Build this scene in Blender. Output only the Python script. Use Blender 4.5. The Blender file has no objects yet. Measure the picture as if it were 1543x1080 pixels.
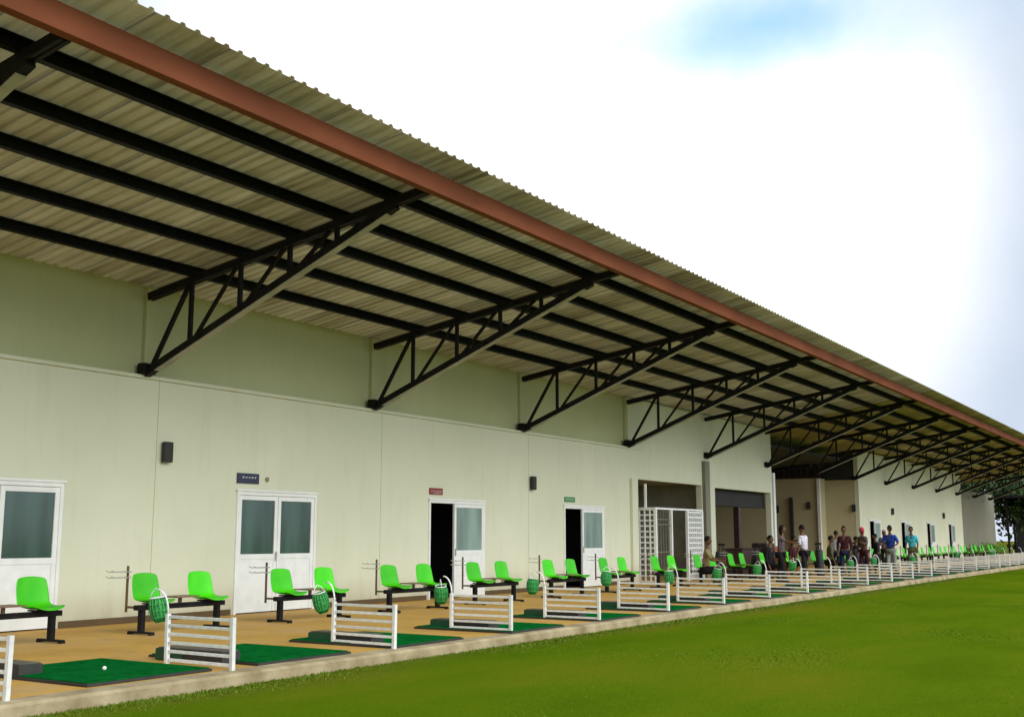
import bpy, bmesh, math, random
from mathutils import Vector, Matrix, noise
random.seed(7)
R = math.radians
scene = bpy.context.scene
COL = scene.collection

# World axes: the building runs along +Y; X = -a where a is the distance in front of the lens line towards the wall.
# ------------------------------------------------------------------ materials
def new_mat(name):
    m = bpy.data.materials.new(name); m.use_nodes = True
    return m, m.node_tree.nodes, m.node_tree.links, m.node_tree.nodes['Principled BSDF']

def mat(name, col, rough=0.6, metal=0.0, var=0.12, scale=3.0, bump=0.0, bscale=40.0, coat=0.0, spec=0.5, col2=None, stretch=(1, 1, 1)):
    m, N, L, P = new_mat(name)
    tc = N.new('ShaderNodeTexCoord'); mp = N.new('ShaderNodeMapping'); mp.inputs['Scale'].default_value = stretch
    L.new(tc.outputs['Object'], mp.inputs['Vector'])
    nz = N.new('ShaderNodeTexNoise'); nz.inputs['Scale'].default_value = scale; nz.inputs['Detail'].default_value = 5
    L.new(mp.outputs[0], nz.inputs['Vector'])
    cr = N.new('ShaderNodeValToRGB')
    a = [c * (1 - var) for c in col] if col2 is None else list(col)
    b = [min(1, c * (1 + var)) for c in col] if col2 is None else list(col2)
    cr.color_ramp.elements[0].position = .3; cr.color_ramp.elements[1].position = .7
    cr.color_ramp.elements[0].color = (*a, 1); cr.color_ramp.elements[1].color = (*b, 1)
    L.new(nz.outputs['Fac'], cr.inputs[0]); L.new(cr.outputs[0], P.inputs['Base Color'])
    P.inputs['Roughness'].default_value = rough; P.inputs['Metallic'].default_value = metal
    P.inputs['Coat Weight'].default_value = coat; P.inputs['Specular IOR Level'].default_value = spec
    if bump:
        n2 = N.new('ShaderNodeTexNoise'); n2.inputs['Scale'].default_value = bscale; n2.inputs['Detail'].default_value = 4
        L.new(mp.outputs[0], n2.inputs['Vector'])
        bp = N.new('ShaderNodeBump'); bp.inputs['Strength'].default_value = bump; bp.inputs['Distance'].default_value = .01
        L.new(n2.outputs['Fac'], bp.inputs['Height']); L.new(bp.outputs[0], P.inputs['Normal'])
    return m

def wall_mat(name, c1, c2, grime):
    m, N, L, P = new_mat(name)
    tc = N.new('ShaderNodeTexCoord')
    n1 = N.new('ShaderNodeTexNoise'); n1.inputs['Scale'].default_value = .5; n1.inputs['Detail'].default_value = 6
    L.new(tc.outputs['Object'], n1.inputs['Vector'])
    cr = N.new('ShaderNodeValToRGB'); cr.color_ramp.elements[0].position = .35; cr.color_ramp.elements[1].position = .7
    cr.color_ramp.elements[0].color = (*c1, 1); cr.color_ramp.elements[1].color = (*c2, 1)
    L.new(n1.outputs['Fac'], cr.inputs[0])
    mp = N.new('ShaderNodeMapping'); mp.inputs['Scale'].default_value = (1, 3.5, .5)
    L.new(tc.outputs['Object'], mp.inputs['Vector'])
    n2 = N.new('ShaderNodeTexNoise'); n2.inputs['Scale'].default_value = 1.3; n2.inputs['Detail'].default_value = 8; n2.inputs['Roughness'].default_value = .65
    L.new(mp.outputs[0], n2.inputs['Vector'])
    c2r = N.new('ShaderNodeValToRGB'); c2r.color_ramp.elements[0].position = .52; c2r.color_ramp.elements[1].position = .78
    c2r.color_ramp.elements[0].color = (0, 0, 0, 1); c2r.color_ramp.elements[1].color = (.35, .35, .35, 1)
    L.new(n2.outputs['Fac'], c2r.inputs[0])
    mx = N.new('ShaderNodeMix'); mx.data_type = 'RGBA'
    L.new(c2r.outputs[0], mx.inputs[0]); L.new(cr.outputs[0], mx.inputs[6]); mx.inputs[7].default_value = (*grime, 1)
    sp = N.new('ShaderNodeSeparateXYZ'); L.new(tc.outputs['Object'], sp.inputs[0])
    h = N.new('ShaderNodeMapRange'); L.new(sp.outputs['Z'], h.inputs['Value']); h.inputs['From Min'].default_value = .05; h.inputs['From Max'].default_value = .55; h.inputs['To Min'].default_value = .75; h.inputs['To Max'].default_value = 0
    ms = N.new('ShaderNodeMath'); ms.operation = 'MULTIPLY'; L.new(h.outputs[0], ms.inputs[0]); L.new(n2.outputs['Fac'], ms.inputs[1])
    m2 = N.new('ShaderNodeMix'); m2.data_type = 'RGBA'; L.new(ms.outputs[0], m2.inputs[0]); L.new(mx.outputs[2], m2.inputs[6]); m2.inputs[7].default_value = (.33, .24, .12, 1)   # splashed dirt along the foot
    L.new(m2.outputs[2], P.inputs['Base Color'])
    P.inputs['Roughness'].default_value = .7
    n3 = N.new('ShaderNodeTexNoise'); n3.inputs['Scale'].default_value = 60
    L.new(tc.outputs['Object'], n3.inputs['Vector'])
    bp = N.new('ShaderNodeBump'); bp.inputs['Strength'].default_value = .15; bp.inputs['Distance'].default_value = .005
    L.new(n3.outputs['Fac'], bp.inputs['Height']); L.new(bp.outputs[0], P.inputs['Normal'])
    return m

M = {}
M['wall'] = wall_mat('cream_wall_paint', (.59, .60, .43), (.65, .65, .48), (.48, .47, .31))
M['wall_up'] = wall_mat('cream_paint_roof_shade', (.42, .43, .22), (.48, .48, .27), (.35, .36, .17))  # roof shade and greenish cast put into the cream paint colour
M['tan'] = wall_mat('tan_wall_paint', (.44, .39, .22), (.50, .44, .27), (.36, .31, .17))
M['grey'] = wall_mat('grey_wall_paint', (.17, .165, .115), (.20, .19, .135), (.13, .125, .085))
M['skirt'] = mat('brown_skirting', (.10, .06, .02), .6)
M['white'] = mat('white_paint', (.74, .75, .70), .35, var=.06, scale=5)
M['whitemetal'] = mat('white_powder_coat', (.80, .79, .72), .4, var=.12, scale=14, col2=None)
M['black'] = mat('black_steel', (.009, .008, .008), .6, var=.4, scale=6, spec=.15)
M['flange'] = mat('grey_primer_steel', (.34, .33, .28), .55, var=.25, scale=3)
M['blackplastic'] = mat('black_plastic', (.012, .012, .013), .45)
M['rust'] = mat('terracotta_paint', (.19, .056, .024), .85, var=.22, scale=2.0, stretch=(1, .35, 1), spec=.2)
M['green'] = mat('lime_plastic', (.04, .52, .0), .42, scale=4, spec=.35, col2=(.07, .60, .004))
def fade(m, lo, hi):
    """each seat has faded a little differently"""
    N, L = m.node_tree.nodes, m.node_tree.links; P = N['Principled BSDF']; src = P.inputs['Base Color'].links[0].from_socket
    oi = N.new('ShaderNodeObjectInfo'); mr = N.new('ShaderNodeMapRange'); L.new(oi.outputs['Random'], mr.inputs['Value']); mr.inputs['To Min'].default_value = lo; mr.inputs['To Max'].default_value = hi
    hs = N.new('ShaderNodeHueSaturation'); L.new(src, hs.inputs['Color']); L.new(mr.outputs[0], hs.inputs['Value']); L.new(hs.outputs[0], P.inputs['Base Color'])
fade(M['green'], .68, 1.05); fade(M['whitemetal'], .82, 1.0)
M['greennet'] = mat('green_mesh_plastic', (.05, .30, .07), .6, var=.4, scale=30, spec=.2)
M['turf'] = mat('green_mat_turf', (.004, .12, .020), .95, var=.25, scale=9, bump=.9, bscale=220, spec=0)
M['rubber'] = mat('dark_rubber', (.026, .024, .02), .7, var=.3, scale=6)
M['greenbox'] = mat('dark_green_board', (.006, .07, .028), .6, var=.2)
M['grime_top'] = mat('weathered_grey_board', (.10, .085, .06), .8, var=.3, scale=8)
M['wood'] = mat('brown_laminate', (.16, .09, .05), .45, var=.25, scale=6, stretch=(1, 8, 1))
M['dark_int'] = mat('dark_parts_and_shade', (.020, .020, .018), .8)  # near-black: shade of unlit rooms put into the colour, also on dark parts
M['grey_int'] = mat('dim_room_paint', (.30, .30, .24), .8)
M['maroon'] = mat('dark_maroon_wood', (.035, .014, .012), .45, var=.3, stretch=(1, 6, 1))
M['orange'] = mat('orange_brown_fabric', (.26, .085, .02), .8, var=.3, scale=6)
M['redfab'] = mat('red_fabric', (.35, .04, .02), .8)
M['bark'] = mat('bark', (.07, .05, .03), .9, var=.4, scale=9, bump=.8)

def glass(name, col, rough=.12):
    m, N, L, P = new_mat(name)
    tc = N.new('ShaderNodeTexCoord'); n = N.new('ShaderNodeTexNoise'); n.inputs['Scale'].default_value = 1.2
    mp = N.new('ShaderNodeMapping'); mp.inputs['Scale'].default_value = (1, 2.5, .4); L.new(tc.outputs['Object'], mp.inputs[0]); L.new(mp.outputs[0], n.inputs['Vector'])
    cr = N.new('ShaderNodeValToRGB'); cr.color_ramp.elements[0].position = .35; cr.color_ramp.elements[1].position = .65
    cr.color_ramp.elements[0].color = (*[c * .75 for c in col], 1); cr.color_ramp.elements[1].color = (*[c * 1.3 for c in col], 1)
    L.new(n.outputs['Fac'], cr.inputs[0]); L.new(cr.outputs[0], P.inputs['Base Color'])
    P.inputs['Roughness'].default_value = rough; P.inputs['Specular IOR Level'].default_value = .6
    return m
M['glass_dark'] = glass('dark_green_tinted_glass', (.045, .085, .065))
M['glass_pale'] = glass('frosted_grey_green_glass', (.19, .27, .23), .35)

def deck_mat():
    m, N, L, P = new_mat('ochre_deck_concrete')
    tc = N.new('ShaderNodeTexCoord')
    n1 = N.new('ShaderNodeTexNoise'); n1.inputs['Scale'].default_value = .9; n1.inputs['Detail'].default_value = 7
    L.new(tc.outputs['Object'], n1.inputs['Vector'])
    cr = N.new('ShaderNodeValToRGB'); cr.color_ramp.elements[0].position = .3; cr.color_ramp.elements[1].position = .72
    cr.color_ramp.elements[0].color = (.46, .25, .045, 1); cr.color_ramp.elements[1].color = (.50, .31, .12, 1)
    e = cr.color_ramp.elements.new(.5); e.color = (.54, .31, .06, 1)
    L.new(n1.outputs['Fac'], cr.inputs[0])
    n2 = N.new('ShaderNodeTexNoise'); n2.inputs['Scale'].default_value = 3.2; n2.inputs['Detail'].default_value = 8; n2.inputs['Roughness'].default_value = .7
    L.new(tc.outputs['Object'], n2.inputs['Vector'])
    c2 = N.new('ShaderNodeValToRGB'); c2.color_ramp.elements[0].position = .5; c2.color_ramp.elements[1].position = .75
    c2.color_ramp.elements[0].color = (0, 0, 0, 1); c2.color_ramp.elements[1].color = (.6, .6, .6, 1)
    L.new(n2.outputs['Fac'], c2.inputs[0])
    mx = N.new('ShaderNodeMix'); mx.data_type = 'RGBA'; L.new(c2.outputs[0], mx.inputs[0]); L.new(cr.outputs[0], mx.inputs[6]); mx.inputs[7].default_value = (.33, .24, .13, 1)
    L.new(mx.outputs[2], P.inputs['Base Color']); n4 = N.new('ShaderNodeTexNoise'); n4.inputs['Scale'].default_value = 1.7; n4.inputs['Detail'].default_value = 9; n4.inputs['Roughness'].default_value = .75; n4.inputs['Distortion'].default_value = .6
    L.new(tc.outputs['Object'], n4.inputs['Vector'])
    c4 = N.new('ShaderNodeValToRGB'); c4.color_ramp.elements[0].position = .56; c4.color_ramp.elements[1].position = .74
    c4.color_ramp.elements[0].color = (0, 0, 0, 1); c4.color_ramp.elements[1].color = (.7, .7, .7, 1); L.new(n4.outputs['Fac'], c4.inputs[0])
    m4 = N.new('ShaderNodeMix'); m4.data_type = 'RGBA'; L.new(c4.outputs[0], m4.inputs[0]); L.new(mx.outputs[2], m4.inputs[6]); m4.inputs[7].default_value = (.22, .14, .06, 1)
    L.new(m4.outputs[2], P.inputs['Base Color'])
    P.inputs['Roughness'].default_value = .7; P.inputs['Specular IOR Level'].default_value = .2
    bp = N.new('ShaderNodeBump'); bp.inputs['Strength'].default_value = .3; bp.inputs['Distance'].default_value = .01
    L.new(n2.outputs['Fac'], bp.inputs['Height']); L.new(bp.outputs[0], P.inputs['Normal'])
    return m
M['deck'] = deck_mat()
M['kerb'] = mat('weathered_kerb_concrete', (.22, .16, .07), .85, scale=2.6, bump=.8, bscale=18, col2=(.46, .37, .21))

def roof_mat(name, trans):
    m, N, L, P = new_mat(name)
    tc = N.new('ShaderNodeTexCoord')
    sep = N.new('ShaderNodeSeparateXYZ'); L.new(tc.outputs['Object'], sep.inputs[0])
    # each metal sheet (1.0 m wide) has aged to a slightly different tone
    dv = N.new('ShaderNodeMath'); dv.operation = 'FLOOR'; L.new(sep.outputs['Y'], dv.inputs[0])
    wn = N.new('ShaderNodeTexWhiteNoise'); wn.noise_dimensions = '1D'; L.new(dv.outputs[0], wn.inputs['W'])
    mp = N.new('ShaderNodeMapping'); mp.inputs['Scale'].default_value = (.25, 2.2, 1); L.new(tc.outputs['Object'], mp.inputs[0])
    nz = N.new('ShaderNodeTexNoise'); nz.inputs['Scale'].default_value = 1.6; nz.inputs['Detail'].default_value = 7; nz.inputs['Roughness'].default_value = .65
    L.new(mp.outputs[0], nz.inputs['Vector'])
    ad = N.new('ShaderNodeMath'); ad.operation = 'MULTIPLY_ADD'; L.new(wn.outputs['Value'], ad.inputs[0]); ad.inputs[1].default_value = .28; L.new(nz.outputs['Fac'], ad.inputs[2])
    cr = N.new('ShaderNodeValToRGB'); cr.color_ramp.elements[0].position = .38; cr.color_ramp.elements[1].position = .95
    cr.color_ramp.elements[0].color = (.20, .165, .08, 1); cr.color_ramp.elements[1].color = (.61, .56, .38, 1)
    e = cr.color_ramp.elements.new(.62); e.color = (.39, .345, .20, 1)
    L.new(ad.outputs[0], cr.inputs[0])
    fr = N.new('ShaderNodeMath'); fr.operation = 'FRACT'; L.new(sep.outputs['Y'], fr.inputs[0])
    lp = N.new('ShaderNodeMath'); lp.operation = 'LESS_THAN'; L.new(fr.outputs[0], lp.inputs[0]); lp.inputs[1].default_value = .035   # dirty lap joint between sheets
    mx = N.new('ShaderNodeMix'); mx.data_type = 'RGBA'; L.new(lp.outputs[0], mx.inputs[0]); L.new(cr.outputs[0], mx.inputs[6]); mx.inputs[7].default_value = (.09, .08, .04, 1)
    L.new(mx.outputs[2], P.inputs['Base Color'])
    P.inputs['Roughness'].default_value = .6; P.inputs['Specular IOR Level'].default_value = .3
    tr = N.new('ShaderNodeBsdfTranslucent'); L.new(cr.outputs[0], tr.inputs['Color'])
    ms = N.new('ShaderNodeMixShader'); ms.inputs[0].default_value = trans      # translucency added to brighten the near underside; the far copy has none
    L.new(P.outputs[0], ms.inputs[1]); L.new(tr.outputs[0], ms.inputs[2]); L.new(ms.outputs[0], N['Material Output'].inputs['Surface'])
    return m
M['roof'] = roof_mat('aged_sheet_translucent', .12); M['roof_opaque'] = roof_mat('aged_sheet_opaque', .0)  # two copies of one roof: near lets light in, far stays darker

def lawn_mat():
    m, N, L, P = new_mat('mown_lawn')
    tc = N.new('ShaderNodeTexCoord')
    mp = N.new('ShaderNodeMapping'); mp.inputs['Scale'].default_value = (1, .45, 1); mp.inputs['Rotation'].default_value = (0, 0, R(15)); L.new(tc.outputs['Object'], mp.inputs[0])
    n1 = N.new('ShaderNodeTexNoise'); n1.inputs['Scale'].default_value = .42; n1.inputs['Detail'].default_value = 7; n1.inputs['Roughness'].default_value = .6
    L.new(mp.outputs[0], n1.inputs['Vector'])
    n2 = N.new('ShaderNodeTexNoise'); n2.inputs['Scale'].default_value = 22; n2.inputs['Detail'].default_value = 6; n2.inputs['Roughness'].default_value = .75
    L.new(tc.outputs['Object'], n2.inputs['Vector'])
    ma = N.new('ShaderNodeMath'); ma.operation = 'MULTIPLY_ADD'; L.new(n2.outputs['Fac'], ma.inputs[0]); ma.inputs[1].default_value = .35; L.new(n1.outputs['Fac'], ma.inputs[2])
    cr = N.new('ShaderNodeValToRGB'); cr.color_ramp.elements[0].position = .44; cr.color_ramp.elements[1].position = .90
    cr.color_ramp.elements[0].color = (.062, .112, .003, 1); cr.color_ramp.elements[1].color = (.145, .155, .008, 1)
    e = cr.color_ramp.elements.new(.66); e.color = (.090, .148, .004, 1)
    L.new(ma.outputs[0], cr.inputs[0])
    sx = N.new('ShaderNodeSeparateXYZ'); L.new(tc.outputs['Object'], sx.inputs[0])
    sa = N.new('ShaderNodeMath'); sa.operation = 'MULTIPLY_ADD'; L.new(n1.outputs['Fac'], sa.inputs[0]); sa.inputs[1].default_value = -1.6; L.new(sx.outputs['X'], sa.inputs[2])
    wr = N.new('ShaderNodeMapRange'); L.new(sa.outputs[0], wr.inputs['Value']); wr.inputs['From Min'].default_value = -9.5; wr.inputs['From Max'].default_value = -8.6; wr.inputs['To Min'].default_value = .6; wr.inputs['To Max'].default_value = 0
    wm = N.new('ShaderNodeMix'); wm.data_type = 'RGBA'; L.new(wr.outputs[0], wm.inputs[0]); L.new(cr.outputs[0], wm.inputs[6]); wm.inputs[7].default_value = (.13, .105, .02, 1)
    L.new(wm.outputs[2], P.inputs['Base Color'])
    P.inputs['Roughness'].default_value = 1; P.inputs['Specular IOR Level'].default_value = 0
    bp = N.new('ShaderNodeBump'); bp.inputs['Strength'].default_value = .7; bp.inputs['Distance'].default_value = .03
    L.new(n2.outputs['Fac'], bp.inputs['Height']); L.new(bp.outputs[0], P.inputs['Normal'])
    return m
M['lawn'] = lawn_mat()
def leaf_mat(name, c1, c2):
    m, N, L, P = new_mat(name)
    g = N.new('ShaderNodeNewGeometry'); cr = N.new('ShaderNodeValToRGB')
    cr.color_ramp.elements[0].color = (*c1, 1); cr.color_ramp.elements[1].color = (*c2, 1)
    L.new(g.outputs['Random Per Island'], cr.inputs[0]); L.new(cr.outputs[0], P.inputs['Base Color'])
    P.inputs['Roughness'].default_value = .6; P.inputs['Specular IOR Level'].default_value = .2
    return m
M['blade'] = leaf_mat('grass_blade', (.065, .135, .002), (.13, .17, .005))
M['leaf'] = leaf_mat('dark_leaf', (.012, .028, .006), (.04, .075, .012))
M['leaf2'] = leaf_mat('bright_leaf', (.05, .16, .01), (.12, .30, .03))

# ------------------------------------------------------------------ mesh helpers
def bm_box(bm, x0, x1, y0, y1, z0, z1, bev=0.0):
    vs = [bm.verts.new(p) for p in ((x0,y0,z0),(x1,y0,z0),(x1,y1,z0),(x0,y1,z0),(x0,y0,z1),(x1,y0,z1),(x1,y1,z1),(x0,y1,z1))]
    fs = [bm.faces.new([vs[i] for i in f]) for f in ((0,3,2,1),(4,5,6,7),(0,1,5,4),(1,2,6,5),(2,3,7,6),(3,0,4,7))]
    if bev:
        es = {e for f in fs for e in f.edges}
        bmesh.ops.bevel(bm, geom=list(es), offset=bev, segments=2, affect='EDGES', profile=.6)
    return bm

def bm_bar(bm, p, q, w, h, up=(0, 0, 1), bev=0):
    """rectangular bar from p to q, w across, h along up"""
    p = Vector(p); q = Vector(q); d = (q - p).normalized(); up = Vector(up)
    s = d.cross(up)
    if s.length < 1e-4: s = d.cross(Vector((1, 0, 0)))
    s.normalize(); u = s.cross(d).normalized()
    vs = []
    for c in (p, q):
        for a, b in ((-1,-1),(1,-1),(1,1),(-1,1)):
            vs.append(bm.verts.new(c + s * a * w / 2 + u * b * h / 2))
    fs = [bm.faces.new([vs[i] for i in f]) for f in ((3,2,1,0),(4,5,6,7),(0,1,5,4),(1,2,6,5),(2,3,7,6),(3,0,4,7))]
    if bev:
        bmesh.ops.bevel(bm, geom=list({e for f in fs for e in f.edges}), offset=bev, segments=1, affect='EDGES')
    return bm

def bm_tube(bm, pts, r, n=8, cap=True, closed=False):
    pts = [Vector(p) for p in pts]; rings = []
    rs = r if isinstance(r, (list, tuple)) else [r] * len(pts)
    N = len(pts); ref = None
    for i, p in enumerate(pts):
        if closed: d = pts[(i + 1) % N] - pts[i - 1]
        else: d = (pts[min(i + 1, N - 1)] - pts[max(i - 1, 0)])
        d.normalize()
        if ref is None:
            ref = d.orthogonal().normalized()
        ref = (ref - d * ref.dot(d)).normalized()
        b = d.cross(ref)
        rings.append([bm.verts.new(p + (ref * math.cos(2 * math.pi * k / n) + b * math.sin(2 * math.pi * k / n)) * rs[i]) for k in range(n)])
    rng = range(N) if closed else range(N - 1)
    for i in rng:
        A, B = rings[i], rings[(i + 1) % N]
        for k in range(n):
            bm.faces.new((A[k], A[(k + 1) % n], B[(k + 1) % n], B[k]))
    if cap and not closed:
        bm.faces.new(rings[0][::-1]); bm.faces.new(rings[-1])
    return bm

def bm_ball(bm, c, r, sx=1, sy=1, sz=1, seg=12, rings=8):
    g = bmesh.ops.create_uvsphere(bm, u_segments=seg, v_segments=rings, radius=r)
    for v in g['verts']:
        v.co = Vector((v.co.x * sx, v.co.y * sy, v.co.z * sz)) + Vector(c)
    return g['verts']

def obj(name, bm, m, parent=None, smooth=False, loc=None):
    bmesh.ops.recalc_face_normals(bm, faces=bm.faces)
    me = bpy.data.meshes.new(name); bm.to_mesh(me); bm.free()
    if smooth:
        for p in me.polygons: p.use_smooth = True
    me.materials.append(M[m] if isinstance(m, str) else m)
    o = bpy.data.objects.new(name, me); COL.objects.link(o)
    if parent: o.parent = parent
    if loc: o.location = loc
    return o

def tag(o, label=None, cat=None, group=None, kind=None):
    if label: o['label'] = label
    if cat: o['category'] = cat
    if group: o['group'] = group
    if kind: o['kind'] = kind
    return o

def empty(name, loc=(0, 0, 0), rz=0):
    o = bpy.data.objects.new(name, None); COL.objects.link(o)
    o.location = loc; o.rotation_euler = (0, 0, rz); o.empty_display_size = .2
    return o

def kids(o): return [c for c in COL.objects if c.parent == o]
def copy_tree(o, parent=None):
    c = o.copy(); COL.objects.link(c); c.parent = parent
    for ch in kids(o): copy_tree(ch, c)
    return c

NB = bmesh.new
ORD = ['zeroth','first','second','third','fourth','fifth','sixth','seventh','eighth','ninth','tenth','eleventh','twelfth','thirteenth','fourteenth','fifteenth','sixteenth','seventeenth','eighteenth','nineteenth','twentieth','twenty-first','twenty-second','twenty-third','twenty-fourth','twenty-fifth','twenty-sixth','twenty-seventh','twenty-eighth','twenty-ninth','thirtieth']

# ------------------------------------------------------------------ camera
PITCH, YAW, H = R(8.95878), R(32.31265), 1.35
cam_d = bpy.data.cameras.new('camera'); cam = bpy.data.objects.new('camera', cam_d); COL.objects.link(cam)
F = Vector((-math.sin(YAW) * math.cos(PITCH), math.cos(YAW) * math.cos(PITCH), math.sin(PITCH)))
Rt = Vector((math.cos(YAW), math.sin(YAW), 0)); U = Rt.cross(F)
cam.matrix_world = Matrix(((Rt.x, U.x, -F.x, 0), (Rt.y, U.y, -F.y, 0), (Rt.z, U.z, -F.z, H), (0, 0, 0, 1)))
cam_d.sensor_width = 36; cam_d.lens = 36 * 1700 / 1543; cam_d.clip_end = 2000; cam_d.clip_start = .05
scene.camera = cam

# ------------------------------------------------------------------ world
def pixdir(x, y):
    v = F * 1700 + Rt * (x - 771.5) - U * (y - 540); return v.normalized()
SUN_AZ = Vector((.95, -.28, 0)).normalized(); SUN_EL = R(31)
w = bpy.data.worlds.new('World'); scene.world = w; w.use_nodes = True
N, L = w.node_tree.nodes, w.node_tree.links
bg = N['Background']; out = N['World Output']
sky = N.new('ShaderNodeTexSky'); sky.sky_type = 'NISHITA'; sky.sun_disc = False
sky.sun_elevation = SUN_EL; sky.sun_rotation = math.atan2(SUN_AZ.x, SUN_AZ.y); sky.air_density = 1.0; sky.dust_density = 0; sky.ozone_density = 1.2
tint = N.new('ShaderNodeVectorMath'); tint.operation = 'MULTIPLY'; tint.inputs[1].default_value = (1.15, 1.6, 1.5)   # humid, bright cyan sky
L.new(sky.outputs[0], tint.inputs[0]); L.new(tint.outputs[0], bg.inputs['Color']); bg.inputs['Strength'].default_value = .15
bg2 = N.new('ShaderNodeBackground')
tc = N.new('ShaderNodeTexCoord')
nz = N.new('ShaderNodeTexNoise'); nz.inputs['Scale'].default_value = 2.6; nz.inputs['Detail'].default_value = 6; nz.inputs['Roughness'].default_value = .5
L.new(tc.outputs['Generated'], nz.inputs['Vector'])
def dotdir(d):
    n = N.new('ShaderNodeVectorMath'); n.operation = 'DOT_PRODUCT'; L.new(tc.outputs['Generated'], n.inputs[0]); n.inputs[1].default_value = d; return n.outputs['Value']
def mapr(v, a, b, c, d):
    n = N.new('ShaderNodeMapRange'); n.interpolation_type = 'SMOOTHSTEP'; L.new(v, n.inputs['Value'])
    for k, x in zip(('From Min', 'From Max', 'To Min', 'To Max'), (a, b, c, d)): n.inputs[k].default_value = x
    return n.outputs['Result']
def math2(op, a, b):
    n = N.new('ShaderNodeMath'); n.operation = op
    for i, v in enumerate((a, b)):
        if isinstance(v, (int, float)): n.inputs[i].default_value = v
        else: L.new(v, n.inputs[i])
    return n.outputs[0]
# the thick white cloud bank, thinner and greyer away from its bright middle
core = mapr(dotdir(pixdir(800, 330)), math.cos(R(25)), math.cos(R(14)), 0, 1)
nv = mapr(nz.outputs['Fac'], .3, .7, 0, 1)
br = math2('ADD', math2('MULTIPLY', core, .75), math2('MULTIPLY', nv, .22))
cr = N.new('ShaderNodeValToRGB'); cr.color_ramp.elements[0].position = .0; cr.color_ramp.elements[1].position = .85
cr.color_ramp.elements[0].color = (.42, .49, .60, 1); cr.color_ramp.elements[1].color = (1.0, 1.0, 1.0, 1)
L.new(br, cr.inputs[0]); L.new(cr.outputs[0], bg2.inputs['Color']); 
# added glow lobe in the unseen sky over the field, brightening the walls
glow = mapr(dotdir(SUN_AZ * math.cos(SUN_EL) + Vector((0, 0, math.sin(SUN_EL)))), math.cos(R(75)), math.cos(R(5)), 0, 1)
L.new(math2('MULTIPLY_ADD', glow, 1.6), bg2.inputs['Strength']); bg2.inputs['Strength'].links[0].from_node.inputs[2].default_value = 1.1
# a gap in the cloud where blue shows
gapn = N.new('ShaderNodeTexNoise'); gapn.inputs['Scale'].default_value = 14; gapn.inputs['Detail'].default_value = 4; L.new(tc.outputs['Generated'], gapn.inputs['Vector'])
gc = pixdir(1150, 38)
gu = Vector((gc.y, -gc.x, 0)).normalized(); gv = gu.cross(gc).normalized()
nn = math2('MULTIPLY', math2('SUBTRACT', gapn.outputs['Fac'], .5), 1.6)
du = math2('MULTIPLY', dotdir(gu), 1 / .085); dw = math2('MULTIPLY', math2('ADD', dotdir(gv), 0.0), 1 / .030)
gd = math2('ADD', math2('SQRT', math2('ADD', math2('MULTIPLY', du, du), math2('MULTIPLY', dw, dw)), 0), nn)
gap = mapr(gd, -.2, 2.7, .15, 1)
mxs = N.new('ShaderNodeMixShader'); L.new(gap, mxs.inputs[0]); L.new(bg.outputs[0], mxs.inputs[1]); L.new(bg2.outputs[0], mxs.inputs[2])
L.new(mxs.outputs[0], out.inputs['Surface'])

sd = bpy.data.lights.new('sun', 'SUN'); so = bpy.data.objects.new('sun', sd); COL.objects.link(so)
sd.energy = 1.5; sd.angle = R(42); sd.color = (1, .96, .88)
dv = -(SUN_AZ * math.cos(SUN_EL) + Vector((0, 0, math.sin(SUN_EL))))
so.rotation_euler = dv.to_track_quat('-Z', 'Y').to_euler(); so.location = (20, 20, 40)
scene.view_settings.view_transform = 'Standard'; scene.view_settings.look = 'None'; scene.view_settings.exposure = .35
scene.cycles.max_bounces = 10; scene.cycles.diffuse_bounces = 6
scene.cycles.use_denoising = True

# ------------------------------------------------------------------ ground, deck
LZ = -.12
bm = NB(); bmesh.ops.create_grid(bm, x_segments=2, y_segments=2, size=400)
for v in bm.verts: v.co.z = LZ - .03
tag(obj('terrain', bm, 'lawn'), kind='structure')
bm = NB()
nx, ny = 60, 160; grid = []
for i in range(nx + 1):
    row = []
    for j in range(ny + 1):
        x = -8.62 + (i / nx) ** 1.6 * 60; y = -10 + (j / ny) ** 1.5 * 130
        z = LZ + (.018 * noise.noise(Vector((x * .5, y * .4, 0))) if i > 1 else -.004 + .012 * noise.noise(Vector((x, y * 1.5, 3))))
        row.append(bm.verts.new((x, y, z)))
    grid.append(row)
for i in range(nx):
    for j in range(ny):
        bm.faces.new((grid[i][j], grid[i+1][j], grid[i+1][j+1], grid[i][j+1]))
tag(obj('lawn', bm, 'lawn', smooth=True), kind='structure')

bm = NB(); bm_box(bm, -26, -8.82, -10, 96, -.2, 0)
tag(obj('deck', bm, 'deck'), kind='structure')
# kerb: slightly ragged concrete lip
bm = NB(); prev = None
for j in range(0, 1061):
    y = -10 + j * .1
    wob = .02 * noise.noise(Vector((0, y * 2.3, 0))) + .022 * noise.noise(Vector((5, y * .6, 0)))
    zt = .004 + .004 * noise.noise(Vector((1, y * 2, 8)))
    sec = [(-8.82, -.2), (-8.82, zt), (-8.58 + wob, zt - .004), (-8.545 + wob, zt - .03), (-8.54 + wob * 1.4, -.2)]
    ring = [bm.verts.new((x, y, z)) for x, z in sec]
    if prev:
        for k in range(4): bm.faces.new((prev[k], prev[k+1], ring[k+1], ring[k]))
    prev = ring
tag(obj('kerb', bm, 'kerb', smooth=False), kind='structure')
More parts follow.
